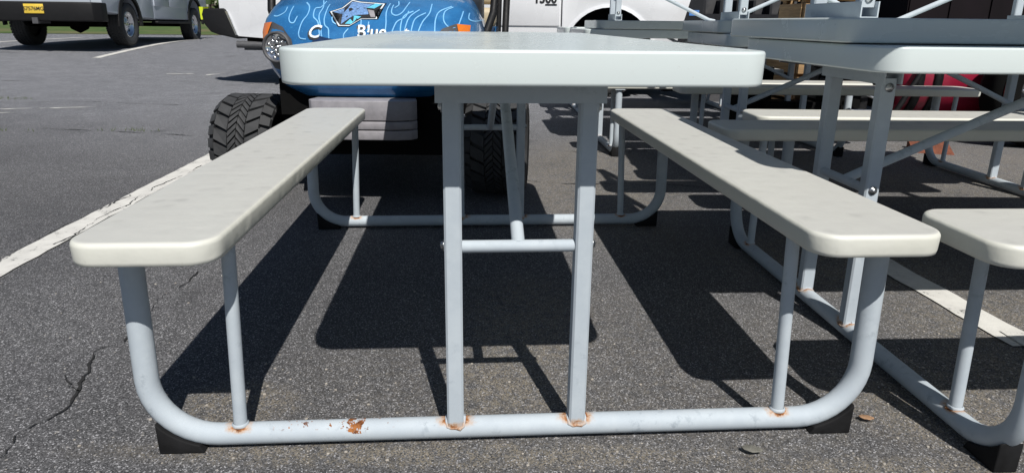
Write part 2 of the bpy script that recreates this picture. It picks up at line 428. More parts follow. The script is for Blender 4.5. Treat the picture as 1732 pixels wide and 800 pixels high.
crack([(-0.99, 1.059), (-0.979, 1.112), (-0.995, 1.173), (-0.978, 1.228), (-0.966, 1.278), (-0.976, 1.345), (-1.022, 1.458), (-1.036, 1.55), (-1.012, 1.593)], .0068)
crack([(-1.012, 1.593), (-1.034, 1.747), (-1.056, 1.873), (-1.054, 2.003), (-1.063, 2.126)], .0045)
crack([(-0.976, 1.345), (-1.066, 1.415)], .003)
crack([(-1.715, 1.6), (-1.76, 2.1), (-1.80, 2.6), (-1.83, 3.1)], .006, 'crack', .0062)
crack([(-1.70, 2.35), (-1.735, 2.8), (-1.77, 3.3), (-1.80, 3.8)], .005, 'crack', .0062)
crack([(-3.6, 5.05), (-2.7, 4.9), (-2.2, 4.75), (-1.6, 4.7), (-.9, 4.5)], .012)
crack([(-6.5, 6.9), (-5.2, 6.6), (-4.2, 6.75), (-3.0, 6.5)], .014)
crack([(-.1, 3.55), (.3, 3.42), (.75, 3.45), (1.2, 3.3)], .010)
crack([(.1, 4.4), (.5, 4.32), (.9, 4.38)], .010)
crack([(-9, 8.6), (-7.2, 8.3), (-6, 8.5)], .016)

# lawn and access road far behind
def sheet(name, x0, x1, y0, y1, mat, lift, label):
    m = MB(); nxx, nyy = 60, 10
    vs = [(x0 + (x1 - x0) * i / nxx, y0(x0 + (x1 - x0) * i / nxx) + (y1(x0 + (x1 - x0) * i / nxx) - y0(x0 + (x1 - x0) * i / nxx)) * j / nyy) for j in range(nyy + 1) for i in range(nxx + 1)]
    m.add([(x, y, gz(x, y) + lift + (.032 * max(0, y - y0(x)) if y0(0) < 30 else 0)) for x, y in vs], [(j * (nxx + 1) + i, j * (nxx + 1) + i + 1, (j + 1) * (nxx + 1) + i + 1, (j + 1) * (nxx + 1) + i) for j in range(nyy) for i in range(nxx)], 0, True)
    return tag(m.build(name, mat), label, kind='structure')
sheet('lawn', -60, 60, lambda x: 21.5 + .12 * x + 1.2, lambda x: 31 + .1 * x, M['grass'], .012, 'green lawn strip beyond the parked pickups')
sheet('lawn', -90, 90, lambda x: 40, lambda x: 140, M['grass'], .10, 'far grass behind the access road')
# distant wood closing the view
def wood():
    rnd = random.Random(3); m = MB(); tr = MB()
    for k in range(34):
        x = -52 + k * 3.2 + rnd.uniform(-1, 1); y = 46 + rnd.uniform(-3, 6); h = rnd.uniform(7, 12); rr = rnd.uniform(2.2, 3.4); z0 = gz(x, y)
        tr.tube([(x, y, z0), (x + .1, y, z0 + h * .4), (x, y + .2, z0 + h * .8)], [.25, .18, .06], 7)
        for j in range(520):
            a = rnd.uniform(0, 6.283); u = rnd.random() ** .45; t = rnd.random()
            zz = z0 + .3 + t * h; rad = rr * u * (math.sin(math.pi * min(1, .18 + t * .82)) ** .6)
            c = Vector((x + rad * math.cos(a), y + rad * math.sin(a), zz)); s = rnd.uniform(.18, .42)
            e = Vector((rnd.gauss(0, 1), rnd.gauss(0, 1), rnd.gauss(0, 1))).normalized(); g = e.orthogonal().normalized(); q = e.cross(g)
            m.add([c + g * s, c + q * s * .7, c - g * s, c - q * s * .7], [(0, 1, 2, 3)])
    o = m.build('distant_wood', M['leaf'], None, False); tag(o, 'dark green wood far behind the parked pickups', 'trees', kind='stuff')
    t = tr.build('trunks', M['bark'], o); tag(t, kind='stuff')
wood()

# ------------------------------------------------------------------ picnic tables
TW, TL, TH, TT = .76, 1.815, .7764, .054
BI, BO, BL, BH, BT = .5037, .7442, 1.755, .4713, .0421
FV, LU, S1, S2, UU = .7342, .1221, .5316, .5453, .7105
def rrect(w, l, r, n=8):
    P = []
    for cx, cy, a0 in ((w / 2 - r, l / 2 - r, 0), (-w / 2 + r, l / 2 - r, 90), (-w / 2 + r, -l / 2 + r, 180), (w / 2 - r, -l / 2 + r, 270)):
        for k in range(n + 1):
            a = R(a0 + 90 * k / n); P.append((cx + r * math.cos(a), cy + r * math.sin(a)))
    return P
def slab(w, l, z0, z1, r, fil, cx=0.0, crown=.0015):
    m = MB(); rings = []
    lev = [(fil * .9, z0), (fil * .25, z0 + fil * .25), (0.001, z0 + fil)]
    for k in range(6):
        a = math.pi / 2 * k / 5; lev.append((fil * (1 - math.cos(a)) , z1 - fil + fil * math.sin(a)))
    n = None
    for ins, z in lev:
        P = rrect(w - 2 * ins, l - 2 * ins, max(.004, r - ins)); n = len(P); rings += [(x + cx, y, z) for x, y in P]
    fs = []
    for i in range(len(lev) - 1):
        for k in range(n): fs.append((i * n + k, i * n + (k + 1) % n, (i + 1) * n + (k + 1) % n, (i + 1) * n + k))
    m.add(rings, fs, 0, True)
    m.add(rings, [list(range(n))[::-1], [(len(lev) - 1) * n + k for k in range(n)]], 0, False)
    return m
def square_tube(m, a, b, wx, wy):
    a = Vector(a); b = Vector(b); rx, ry = wx / 2, wy / 2
    c = .004
    P = [(rx - c, ry), (-rx + c, ry), (-rx, ry - c), (-rx, -ry + c), (-rx + c, -ry), (rx - c, -ry), (rx, -ry + c), (rx, ry - c)]
    vs = [(a.x + x, a.y + y, a.z) for x, y in P] + [(b.x + x, b.y + y, b.z) for x, y in P]
    m.add(vs, [(i, (i + 1) % 8, (i + 1) % 8 + 8, i + 8) for i in range(8)] + [list(range(8)), list(range(8, 16))[::-1]])
RT = .0215; ZT = .028
def make_table(fm):
    t = thing('picnic_table')
    ks = []
    ks.append(slab(TW, TL, TH - TT, TH, .06, .0055).build('tabletop', M['top'], t))
    for s in (-1, 1):
        ks.append(slab(BO - BI, BL, BH - BT, BH,   .05, .0095, s * (BI + BO) / 2).build('bench', M['bench'], t))
    for e in (-1, 1):
        y = e * FV
        # bent tube: bench support - ground rail - bench support
        pts = [(-UU + .004, y, BH - BT)]
        rb = .125
        for sx in (-1, 1):
            arc = []
            for k in range(11):
                a = math.pi / 2 * k / 10
                arc.append((sx * (UU - rb + rb * math.cos(a)), y, ZT + rb - rb * math.sin(a)))
            pts += arc if sx < 0 else arc[::-1]
        pts.append((UU - .004, y, BH - BT))
        u = MB().tube(pts, RT, 20)
        for sx in (-1, 1): u.box(sx * UU - .03, sx * UU + .03, y - .03, y + .03, BH - BT - .005, BH - BT - .0004)
        ks.append(u.build('end_frame', fm, t))
        for sx in (-1, 1):
            m = MB(); m.tube([(sx * S2, y, ZT + RT - .006), (sx * S1, y, BH - BT)], .0128, 16)
            m.lathe([(0, .0155), (.004, .0165), (.007, .0135)], 16, 0, 'Z', Matrix.Translation((sx * S2, y, ZT + RT - .003)))
            ks.append(m.build('bench_strut', M['legp'], t))
            m = MB(); square_tube(m, (sx * LU, y, ZT + RT * .45), (sx * LU, y, TH - TT - .028), .0325, .038)
            rw = random.Random(int(sx * 3 + e * 7 + 20)); pth = []
            for k in range(17):
                a = 2 * math.pi * k / 16; qx = max(-1, min(1, 1.3 * math.cos(a))); qy = max(-1, min(1, 1.3 * math.sin(a)))
                yy_ = qy * .020; pth.append((sx * LU + qx * .0175, y + yy_, ZT + math.sqrt(max(0, RT * RT - yy_ * yy_)) + rw.uniform(-.0008, .0012)))
            m.tube(pth, [rw.uniform(.0022, .0042) for _ in pth], 6, 0, False)
            leg = m.build('leg', M['legp'], t); ks.append(leg)
            for (zb, yy) in ((TH - TT - .05, -e * .0), (.415, 0)):
                b = MB(); ox = sx * (.0325 / 2 + .0008)
                b.lathe([(0, 0), (0, .011), (.0018, .011), (.0018, .007), (.006, .0065), (.007, .0)], 12, 0, 'X', Matrix.Translation((sx * LU + ox, y, zb)) @ Matrix.Scale(sx, 4, (1, 0, 0)))
                bb = b.build('bolt', M['steel'], leg); ks.append(bb)
            # rubber foot under each bend
            f = MB(); xa, xb = sx * (UU + .000), sx * (UU - .100)
            P = [(xa - sx * .014, 0.0), (xb, 0.0), (xb + sx * .006, .010)]
            for k in range(8):       # saddle following the underside of the bend
                uo = UU - .092 + .080 * k / 7; dx_ = max(0, uo - (UU - rb)); P.append((sx * uo, ZT + rb - math.sqrt((rb + RT) ** 2 - dx_ * dx_) + .007))
            f.prism(P, y - .0235, y + .0235, 'Y'); o = f.build('foot', M['rubber'], t); bevel(o, .003, 2); ks.append(o)
        c = MB()
        c.box(-LU - .028, LU + .028, y - .0235, y - .020, TH - TT - .042, TH - TT - .0005)
        c.box(-LU - .028, LU + .028, y + .020, y + .0235, TH - TT - .042, TH - TT - .0005)
        c.box(-LU - .028, LU + .028, y - .0198, y + .0198, TH - TT - .005, TH - TT - .0008)
        ks.append(c.build('crossbar', M['channel'] if False else fm, t))
        s = MB().tube([(-LU + .0165, y, .412), (LU - .0165, y, .412)], .0118, 14); ks.append(s.build('stretcher', fm, t))
        b = MB().tube([(0, y, .412), (0, y * .93, .436), (0, e * .075, TH - TT - .012), (0, e * .03, TH - TT - .003)], .0128, 14); ks.append(b.build('brace', fm, t))
        mp = MB().box(-.03, .03, e * .02, e * .11, TH - TT - .004, TH - TT - .0006); ks.append(mp.build('brace_plate', fm, t))
    return t, ks
GRP = 'grey and white picnic tables'
t1, k1 = make_table(M['frame1'])
t1.location = (-.0387, 1.9244, 0); t1.rotation_euler = (0, 0, R(4.027))
tag(t1, 'off-white picnic table standing alone in the foreground in front of the blue golf cart', 'picnic table', GRP)
# a cleaner-framed one for the stacks: same parts, plain frame paint
t2, k2 = make_table(M['frame'])
KIDS += k2
def upright(o, x, y, yaw, z=0.0): o.location = (x, y, z); o.rotation_euler = (0, 0, R(yaw))
def inverted(o, x, y, yaw, z): o.location = (x, y, z + 2 * TH + .003); o.rotation_euler = (0, math.pi, R(yaw))
upright(t2, 1.640, 1.83, -86.8)
tag(t2, 'lower picnic table of the nearest stack, its bench cut by the right edge', 'picnic table', GRP)
def another(label, inv, *a):
    c = copy_tree(t2); (inverted if inv else upright)(c, *a); tag(c, label, 'picnic table', GRP); return c
another('upside-down picnic table on top of the nearest stack at right', True, 1.62, 1.945, -87.2, 0)
another('lower picnic table of the second stack, directly behind the nearest one', False, 1.84, 3.385, -89.5, 0)
another('upside-down picnic table topping the second stack from the front', True, 1.82, 3.44, -90.3, 0)
another('lower picnic table of the farthest stack, in front of the white pickup', False, 1.344, 4.93, -86.6, gz(1.3, 4.9))
another('upside-down picnic table topping the farthest stack, in front of the white pickup', True, 1.44, 4.90, -89.0, gz(1.3, 4.9))
another('single upright picnic table behind the stacks, nearest the white pickup door', False, 1.34, 6.55, -88, gz(1.3, 6.5))

# ------------------------------------------------------------------ wheels
def arcp(cx, cz, r, a0, a1, n): return [(cx + r * math.cos(R(a0 + (a1 - a0) * k / n)), cz + r * math.sin(R(a0 + (a1 - a0) * k / n))) for k in range(n + 1)]
def wheel(parent, loc, rad, wid, rimr, steer=0.0, chunky=False, out=1, rimmat=None):
    """axis along local X, outer face towards out*X"""
    T = Matrix.Translation(loc) @ Matrix.Rotation(steer, 4, 'Z')
    hw = wid / 2
    prof = [(-hw * .72, rimr), (-hw * .92, rimr + (rad - rimr) * .25), (-hw, rimr + (rad - rimr) * .6), (-hw * .93, rad - .03), (-hw * .75, rad - .008), (0, rad), (hw * .75, rad - .008), (hw * .93, rad - .03), (hw, rimr + (rad - rimr) * .6), (hw * .92, rimr + (rad - rimr) * .25), (hw * .72, rimr)]
    wo = MB()
    dr = .016 if chunky else .007
    pp = [(h, r - (dr if r > rad - .035 else 0)) for h, r in prof]
    wo.lathe(pp, 48, 0, 'X', T)
    ty = wo.build('tyre', M['tyre'], parent)
    tb = MB()
    if chunky:
        N = 22
        for k in range(N):
            a0 = 2 * math.pi * k / N
            for (x0, x1, sk, wd, off) in ((-1.0, -.74, 0, .74, .5), (-.73, -.30, .45, .80, 0), (-.27, -.01, -.62, .36, 0), (-.27, -.01, -.62, .36, .5), (.01, .27, .62, .36, .15), (.01, .27, .62, .36, .65), (.30, .73, -.45, .80, .3), (.74, 1.0, 0, .74, .8)):
                q = []
                for rr_ in (0, 1):
                    for ix, xx in enumerate((x0, x1)):
                        for ia in (0, 1):
                            sh = 1 - .06 * rr_
                            a = a0 + (off + sk * (ix - .5) + (ia - .5) * wd * sh + .05 * math.sin(k * 5.3 + x0 * 9)) * 2 * math.pi / N
                            h = xx * hw
                            rb = rad - (.03 if abs(xx) > .9 else .004)
                            r = rb - .02 + (.022 if rr_ else 0) 
                            q.append((h, r * math.cos(a), r * math.sin(a)))
                tb.add(q, [(0, 1, 3, 2), (4, 6, 7, 5), (0, 4, 5, 1), (2, 3, 7, 6), (0, 2, 6, 4), (1, 5, 7, 3)], 0, False, T)
    else:
        N = 44
        for k in range(N):
            for c, wd_ in ((-.78, .26), (-.38, .30), (.0, .30), (.38, .30), (.78, .26)):
                a = 2 * math.pi * (k + (.5 if c in (-.38, .38) else 0)) / N; da = .052
                q = []
                for r in (rad - .02, rad - (.006 if abs(c) > .5 else .001)):
                    for h in (c - wd_ / 2, c + wd_ / 2):
                        for aa in (a - da, a + da): q.append((h * hw, r * math.cos(aa), r * math.sin(aa)))
                tb.add(q, [(0, 1, 3, 2), (4, 6, 7, 5), (0, 4, 5, 1), (2, 3, 7, 6), (0, 2, 6, 4), (1, 5, 7, 3)], 0, False, T)
    tr = tb.build('tread', M['tyre'], ty)
    rm = MB()
    s = out
    rm.lathe([(-s * hw * .72, rimr - .002), (s * hw * .70, rimr + .004), (s * hw * .78, rimr - .012), (s * hw * .55, rimr - .03), (s * hw * .25, rimr - .05), (s * hw * .32, rimr * .55), (s * hw * .50, rimr * .36), (s * hw * .52, .02), (s * hw * .52, .0)], 40, 0, 'X', T)
    rm.lathe([(-s * hw * .4, rimr - .003), (-s * hw * .4, 0)], 30, 1, 'X', T)
    for k in range(8):
        a = 2 * math.pi * k / 8; rr_ = rimr * .68
        rm.lathe([(s * hw * .335, 0), (s * hw * .335, rimr * .11)], 14, 1, 'X', T @ Matrix.Translation((0, rr_ * math.cos(a), rr_ * math.sin(a))))
        a += .39; rm.lathe([(s * hw * .50, .009), (s * hw * .62, .008), (s * hw * .63, 0)], 8, 2, 'X', T @ Matrix.Translation((0, .062 * math.cos(a), .062 * math.sin(a))))
    rm.build('rim', [rimmat or M['alloy'], M['blackplastic'], M['chrome']], ty)
    return ty

# ------------------------------------------------------------------ pickups (local: -Y is the tail, +Y the nose, +X the right side)
def make_pickup(paint, name='pickup_truck', wb=3.75, high=False, plate=None, badge=False, flares=False, run=False, exhaust=True):
    t = thing(name); W2 = .98; AR = .47; WZ = .40
    sill = .56
    def side(poly, nm, w2=W2, par=t):
        o = MB().prism(poly, -w2, w2, 'X').build(nm, paint, par); bevel(o, .03, 3, 40); return o
    # bed with rear arches
    bed = [(-1.12, sill + .06), (-AR * .93, sill + .02)] + arcp(0, WZ + .04, AR, 164, 16, 18) + [(AR * .95, sill - .02), (1.18, sill - .04), (1.18, 1.36), (-1.12, 1.36)]
    bd = side(bed, 'bed')
    fx = wb
    cab = [(1.2, sill - .06), (fx - .545, sill - .06), (fx - .545, 1.28), (1.2, 1.36)]
    cb = side(cab, 'cab')
    fr = [(fx - .53, sill - .06), (fx - .505, sill - .05)] + arcp(fx, WZ + .09, .50, 170, 10, 18) + [(fx + AR, sill), (fx + .93, sill + .02), (fx + .96, .95), (fx + .88, 1.16), (fx - .53, 1.27)]
    side(fr, 'front_clip')
    gh = MB(); yb0, yb1, yt0, yt1 = 1.24, fx - .35, 1.42, fx - 1.15
    w0, w1 = .93, .74; z0, z1 = 1.27, 1.86
    q = [(-w0, yb0, z0), (w0, yb0, z0), (w0, yb1, z0), (-w0, yb1, z0), (-w1, yt0, z1), (w1, yt0, z1), (w1, yt1, z1), (-w1, yt1, z1)]
    gh.add(q, [(0, 1, 2, 3), (4, 5, 6, 7), (0, 1, 5, 4), (1, 2, 6, 5), (2, 3, 7, 6), (3, 0, 4, 7)])
    roof = gh.build('cab_roof', paint, t); bevel(roof, .05, 3)
    def pane(nm, a, b, c, d):
        a, b, c, d = [Vector(v) for v in (a, b, c, d)]; n = (b - a).cross(d - a).normalized(); cen = (a + b + c + d) / 4
        if n.dot(cen - Vector((0, 2.2, 1.5))) < 0: n = -n
        vs = [cen + (v - cen) * .9 + n * .004 for v in (a, b, c, d)]; vs += [v + n * .006 for v in vs]
        MB().add(vs, [(0, 1, 2, 3), (4, 5, 6, 7), (0, 1, 5, 4), (1, 2, 6, 5), (2, 3, 7, 6), (3, 0, 4, 7)]).build(nm, M['glassdark'], roof)
    pane('windscreen', q[2], q[3], q[7], q[6]); pane('rear_window', q[0], q[1], q[5], q[4])
    for s in (0, 1):
        i = (1, 2, 6, 5) if s else (3, 0, 4, 7)
        A, B, C, D = [Vector(q[k]) for k in i]
        pane('side_window', A, A.lerp(B, .48), D.lerp(C, .44), D); pane('side_window', A.lerp(B, .52), B, C, D.lerp(C, .5))
    # doors on both sides
    dm = fx - .555
    for s in (-1, 1):
        for (y0, y1) in ((1.24, 2.10), (2.115, dm)):
            o = MB().box(s * W2 - .002 if s > 0 else s * W2 - .016, s * W2 + .016 if s > 0 else s * W2 + .002, y0, y1, .77, 1.27).build('door', paint, t); bevel(o, .010, 2)
            hd = MB().box(s * (W2 + .03) - .012, s * (W2 + .03) + .012, y0 + .06, y0 + .24, 1.08, 1.115).build('handle', M['blackplastic'] if flares else paint, o); bevel(hd, .008, 2)
            if badge and s > 0 and y0 > 2:
                vs, fs = text_mesh('1500', .13, .003, .004)
                o2 = MB().add([(W2 + .0195 + v.z, y1 - .165 + v.x * 1.0, 1.062 + v.y) for v in vs], fs).build('badge', M['ink'], o)
                MB().box(W2 + .0165, W2 + .0225, y1 - .165, y1 - .035, .996, 1.010).build('badge_bar', M['ink'], o)
        if run:
            b = MB().box(s * .98 - .09, s * .98 + .05, 1.25, dm, .42, .47).build('running_board', M['blackplastic'], t); bevel(b, .015, 2)
        # mirrors
        mm = MB().box(s * 1.06 - .10, s * 1.06 + .10, fx - .95, fx - .86, 1.30, 1.55).build('mirror', M['blackplastic'], t); bevel(mm, .03, 2)
        # wheel arch lips
        for cy in (0, fx):
            f = MB(); n = 20; ri, ro = AR - .012, AR + (.07 if flares else .022)
            vs = []; 
            for k in range(n + 1):
                a = R(-8 + 196 * k / n)
                for rr_, dx in ((ri, -.03), (ri, .022), (ro, .012), (ro, -.02)): vs.append((s * (W2 + dx), cy + (rr_ + (.03 if cy else 0)) * math.cos(a), WZ + (.09 if cy else .04) + (rr_ + (.03 if cy else 0)) * math.sin(a)))
            f.add(vs, [(k * 4 + j, k * 4 + (j + 1) % 4, k * 4 + 4 + (j + 1) % 4, k * 4 + 4 + j) for k in range(n) for j in range(4)], 0, False)
            f.build('arch_trim', M['blackplastic'] if flares else paint, t)
        tl = MB().box(s * .90 - .075, s * .90 + .075, -1.135, -1.05, 1.06 if high else .92, 1.30).build('tail_light', M['redlens'], t); bevel(tl, .015, 2)
        hl = MB().box(s * .78 - .16, s * .78 + .16, fx + .88, fx + .965, .84, 1.04).build('headlight', M['chrome'], t); bevel(hl, .02, 2)
        for cy in (0, fx):
            wheel(t, (s * .84, cy, WZ), .40, .27, .235, 0, False, s, M['chrome'] if flares else M['alloy'])
    # dark underbody
    u = MB(); u.box(-.62, .62, -1.0, fx + .8, .46, .60); u.box(-.70, .70, -.6, .6, .60, 1.02); u.box(-.70, .70, fx - .58, fx + .58, .60, 1.0)
    u.tube([(-.8, 0, WZ), (.8, 0, WZ)], .055, 12); u.lathe([(-.16, 0), (-.14, .09), (0, .16), (.14, .09), (.16, 0)], 16, 0, 'X', Matrix.Translation((.05, 0, WZ - .01)))
    u.tube([(-.8, fx, WZ), (.8, fx, WZ)], .05, 10)
    for s in (-1, 1): u.tube([(s * .62, -.5, .40), (s * .60, 0.1, .43), (s * .62, .6, .40)], .03, 8)
    u.box(.25, .55, .55, 1.4, .36, .50); u.box(-.5, -.2, 1.2, 2.2, .38, .5)
    u.build('underbody', M['soot'], t)
    tg = MB().box(-.81, .81, -1.15, -1.10, .70, 1.34).build('tailgate', paint, t); bevel(tg, .02, 2)
    th = MB().box(-.12, .12, -1.165, -1.145, 1.16, 1.25).build('handle', M['blackplastic'], tg)
    # rear bumper, wrapped round the corners
    bz0, bz1 = (.44, .76)
    P = [(-1.0, -.98), (-1.0, -1.18), (-.90, -1.33), (-.60, -1.37), (.60, -1.37), (.90, -1.33), (1.0, -1.18), (1.0, -.98), (.93, -.98), (.90, -1.13), (-.90, -1.13), (-.93, -.98)]
    if high:
        Q = [(-1.33, .93), (-1.36, .86), (-1.33, .74), (-1.26, .655), (-1.17, .625), (-.90, .575), (-.90, .60), (-1.03, .92), (-1.06, .935)]
        rbp = MB().prism(Q, -1.0, 1.0, 'X').build('rear_bumper', M['blackplastic'], t); bevel(rbp, .03, 3)
        for s in (-1, 1):
            MB().add([(s * 1.003, -1.035, .90), (s * 1.003, -1.005, .90), (s * 1.003, -.90, .62), (s * 1.003, -.925, .62)] + [(s * .97, a_, b_) for a_, b_ in ((-1.035, .90), (-1.005, .90), (-.90, .62), (-.925, .62))], [(0, 1, 2, 3), (4, 5, 6, 7), (0, 1, 5, 4), (1, 2, 6, 5), (2, 3, 7, 6), (3, 0, 4, 7)]).build('bumper_trim', M['chrome'], rbp)
        MB().prism([(-1.39, .80), (-1.365, .80), (-1.345, .95), (-1.40, .95)], .86, .97, 'X').build('reflector', M['hivis'], rbp)
    else:
        rbp = MB().prism(P, bz0, bz1, 'Z').build('rear_bumper', M['blackplastic'], t); bevel(rbp, .025, 3)
    MB().box(-.045, .045, -1.40, -1.0, .40, .50).build('hitch', M['darkgrey'], t)
    fb = MB().prism([(-.96, fx + .9), (-.9, fx + 1.08), (.9, fx + 1.08), (.96, fx + .9)], .48, .72, 'Z').build('front_bumper', M['blackplastic'], t); bevel(fb, .025, 3)
    gr = MB().box(-.60, .60, fx + .93, fx + .975, .78, 1.06).build('grille', M['blackplastic'], t)
    if plate:
        px = plate[1]
        o = MB().box(px - .155, px + .155, -1.385, -1.372, .565, .72).build('licence_plate', M['yellow'], t); bevel(o, .004, 2)
        vs, fs = text_mesh(plate[0], .088, .001, .002)
        MB().add([(px + v.x * .92, -1.3865 - v.z, .64 + v.y) for v in vs], fs).build('plate_number', M['ink'], o)
    if exhaust:
        MB().tube([(.78, .2, .48), (.88, -.4, .50), (.97, -.93, .51)], .042, 16, 0, False).build('exhaust_pipe', M['chrome'] if False else M['darkgrey'], t)
    return t
# white pickup, flank towards the camera, nose to the right
wt = make_pickup(M['white'], wb=3.62, badge=True, high=True)
A = Vector((1.06, 7.75)); B = Vector((-3.62, 8.55)); d = (A - B).normalized()
ang = math.atan2(-d.x, d.y)
rt = Vector((d.y, -d.x))
org = A - d * 3.62 - rt * .98
wt.location = (org.x, org.y, gz(org.x + .5, org.y - .5)); wt.rotation_euler = (0, 0, ang)
tag(wt, 'white pickup parked side-on behind the golf cart, nose to the right', 'pickup truck')
# silver pickup, tail towards the camera
st = make_pickup(M['silver'], wb=3.85, plate=('S7576MG', .0), flares=True, run=True, exhaust=False)
F = Vector((-.13, .99)).normalized(); rt = Vector((F.y, -F.x)); rr_ = Vector((-7.46, 13.25)); org = rr_ - rt * .84
st.location = (org.x, org.y, gz(org.x, org.y + 1) - .005); st.rotation_euler = (R(-.4), 0, math.atan2(-F.x, F.y))
tag(st, 'silver pickup with black rear bumper and yellow plate parked at upper left', 'pickup truck')

# ------------------------------------------------------------------ golf cart (local: -Y is its nose)
def make_cart():
    t = thing('golf_cart')
    LV = [(.488, .37, .09), (.53, .43, .045), (.60, .475, .02), (.68, .505, .015), (.76, .515, .035), (.82, .505, .085), (.87, .485, .16), (.91, .465, .26), (.935, .44, .38), (.945, .42, .50)]
    YB = .80; NE = 5.0
    def lev(z):
        for i in range(len(LV) - 1):
            if LV[i][0] <= z <= LV[i + 1][0]:
                k = (z - LV[i][0]) / (LV[i + 1][0] - LV[i][0]); return LV[i][1] + (LV[i + 1][1] - LV[i][1]) * k, LV[i][2] + (LV[i + 1][2] - LV[i][2]) * k
        return (LV[0] if z < LV[0][0] else LV[-1])[1:]
    def surf(x, z):
        hw, y0 = lev(z); q = min(.999, abs(x) / hw); return YB - (YB - y0) * (1 - q ** NE) ** (1 / NE)
    m = MB(); n = 41; vs = []; fs = []
    zz = []
    for i in range(len(LV) - 1):
        for k in range(3): zz.append(LV[i][0] + (LV[i + 1][0] - LV[i][0]) * k / 3)
    zz.append(LV[-1][0])
    for z in zz:
        hw, y0 = lev(z)
        for k in range(n):
            a = math.pi * k / (n - 1); c, s = math.cos(a), math.sin(a)
            vs.append((-hw * math.copysign(abs(c) ** (2 / NE), c), YB - (YB - y0) * abs(s) ** (2 / NE), z))
    for i in range(len(zz) - 1):
        for k in range(n - 1): fs.append((i * n + k, i * n + k + 1, (i + 1) * n + k + 1, (i + 1) * n + k))
    m.add(vs, fs, 0, True); m.add(vs, [[(len(zz) - 1) * n + k for k in range(n)], [k for k in range(n)][::-1]], 0, False)
    cowl = m.build('front_cowl', M['blue'], t)
    def decal(nm, poly, mat, off=.003, par=cowl, thick=.002):
        """flat print conformed to the cowl: triangulated outline"""
        bm = bmesh.new(); vv = [bm.verts.new((x, 0, z)) for x, z in poly]; f = bm.faces.new(vv)
        bmesh.ops.triangulate(bm, faces=[f]); bmesh.ops.subdivide_edges(bm, edges=[e for e in bm.edges if e.calc_length() > .05], cuts=2, use_grid_fill=True)
        for v in bm.verts: v.co.y = surf(v.co.x, v.co.z) - off
        return MB().bm(bm, 0, True).build(nm, mat, par, False)
    def ribbon(pts, wd, par=cowl):
        # Catmull-Rom through pts
        P = []
        q = [pts[0]] + list(pts) + [pts[-1]]
        for i in range(1, len(q) - 2):
            for k in range(8):
                u = k / 8; a, b, c, d_ = q[i - 1], q[i], q[i + 1], q[i + 2]
                P.append(tuple(.5 * ((2 * b[j]) + (-a[j] + c[j]) * u + (2 * a[j] - 5 * b[j] + 4 * c[j] - d_[j]) * u * u + (-a[j] + 3 * b[j] - 3 * c[j] + d_[j]) * u ** 3) for j in (0, 1)))
        P.append(pts[-1]); vs = []
        for i, p in enumerate(P):
            a, b = P[max(0, i - 1)], P[min(len(P) - 1, i + 1)]; dx, dz = b[0] - a[0], b[1] - a[1]; L = math.hypot(dx, dz) or 1
            for s in (-1, 1):
                x, z = p[0] - dz / L * s * wd / 2, p[1] + dx / L * s * wd / 2; vs.append((x, surf(x, z) - .003, z))
        return MB().add(vs, [(2 * i, 2 * i + 1, 2 * i + 3, 2 * i + 2) for i in range(len(P) - 1)], 0, True).build('flame_pinstripe', M['cyan'], par, False)
    # pixel of the photograph (zoomed strip) -> cart face plane, used only to read off the artwork's proportions
    def A(px, py): return ((px / 4.03 + 430 - 607) * .00262, .905 - (py / 4.03 - 2) * .00268)
    for pts in ([(170, 60), (165, 95), (120, 120), (85, 118)], [(215, 55), (210, 110), (225, 155), (255, 160), (270, 120)], [(290, 30), (330, 60), (335, 110), (310, 160), (300, 220), (310, 255), (350, 262)],
                [(425, 20), (410, 60), (375, 70), (380, 120), (420, 160), (445, 255)], [(400, 15), (425, 60), (415, 110), (440, 180), (455, 245)], [(460, 40), (455, 110), (465, 170), (495, 200), (502, 258)],
                [(500, 100), (515, 150), (545, 168)], [(625, 195), (600, 230), (600, 268)], [(870, 30), (860, 90), (870, 150), (870, 220)], [(895, 40), (895, 90), (930, 108), (970, 85), (1000, 20)], [(920, 15), (930, 40), (910, 60)],
                [(1040, 80), (985, 110), (970, 160), (970, 210)], [(1080, 70), (1020, 120), (995, 210)], [(1125, 90), (1060, 130), (1040, 210)], [(1155, 30), (1150, 90), (1110, 150), (1085, 215)], [(1010, 80), (990, 120), (940, 150), (915, 212)],
                [(1290, 45), (1215, 80), (1195, 130), (1195, 215)], [(1300, 50), (1250, 80), (1250, 140), (1290, 180), (1340, 170), (1360, 120), (1370, 75)], [(1410, 85), (1410, 125), (1450, 140), (1490, 130)], [(700, 120), (705, 160), (700, 205)], [(755, 150), (755, 205)]):
        ribbon([A(*p) for p in pts], .0048)
    # star emblem
    S = [(482, 90), (556, 64), (598, 10), (660, 22), (834, 33), (786, 78), (808, 132), (704, 134), (630, 178), (560, 178), (560, 108)]
    cxs, cys = 655, 90
    def sc(k): return [A(cxs + (x - cxs) * k, cys + (y - cys) * k) for x, y in S]
    star = decal('star_emblem', sc(1.05), M['ink'], .0035)
    decal('star_outline', sc(1.0), M['letter'], .0050, star); decal('star_border', sc(.93), M['ink'], .0062, star)
    decal('star_face', [A(*p) for p in [(502, 90), (572, 68), (606, 22), (700, 34), (752, 38), (716, 66), (742, 104), (650, 110), (575, 166), (572, 106)]], M['starblue'], .0075, star)
    decal('star_shade', [A(*p) for p in [(600, 165), (650, 112), (700, 118), (640, 165)]], M['starcyan'], .0075, star)
    decal('star_shade', [A(*p) for p in [(722, 62), (770, 32), (815, 38), (775, 66)]], M['starcyan'], .0075, star)
    decal('star_shade', [A(*p) for p in [(730, 72), (775, 80), (795, 120), (765, 122)]], M['greyplastic'], .0075, star)
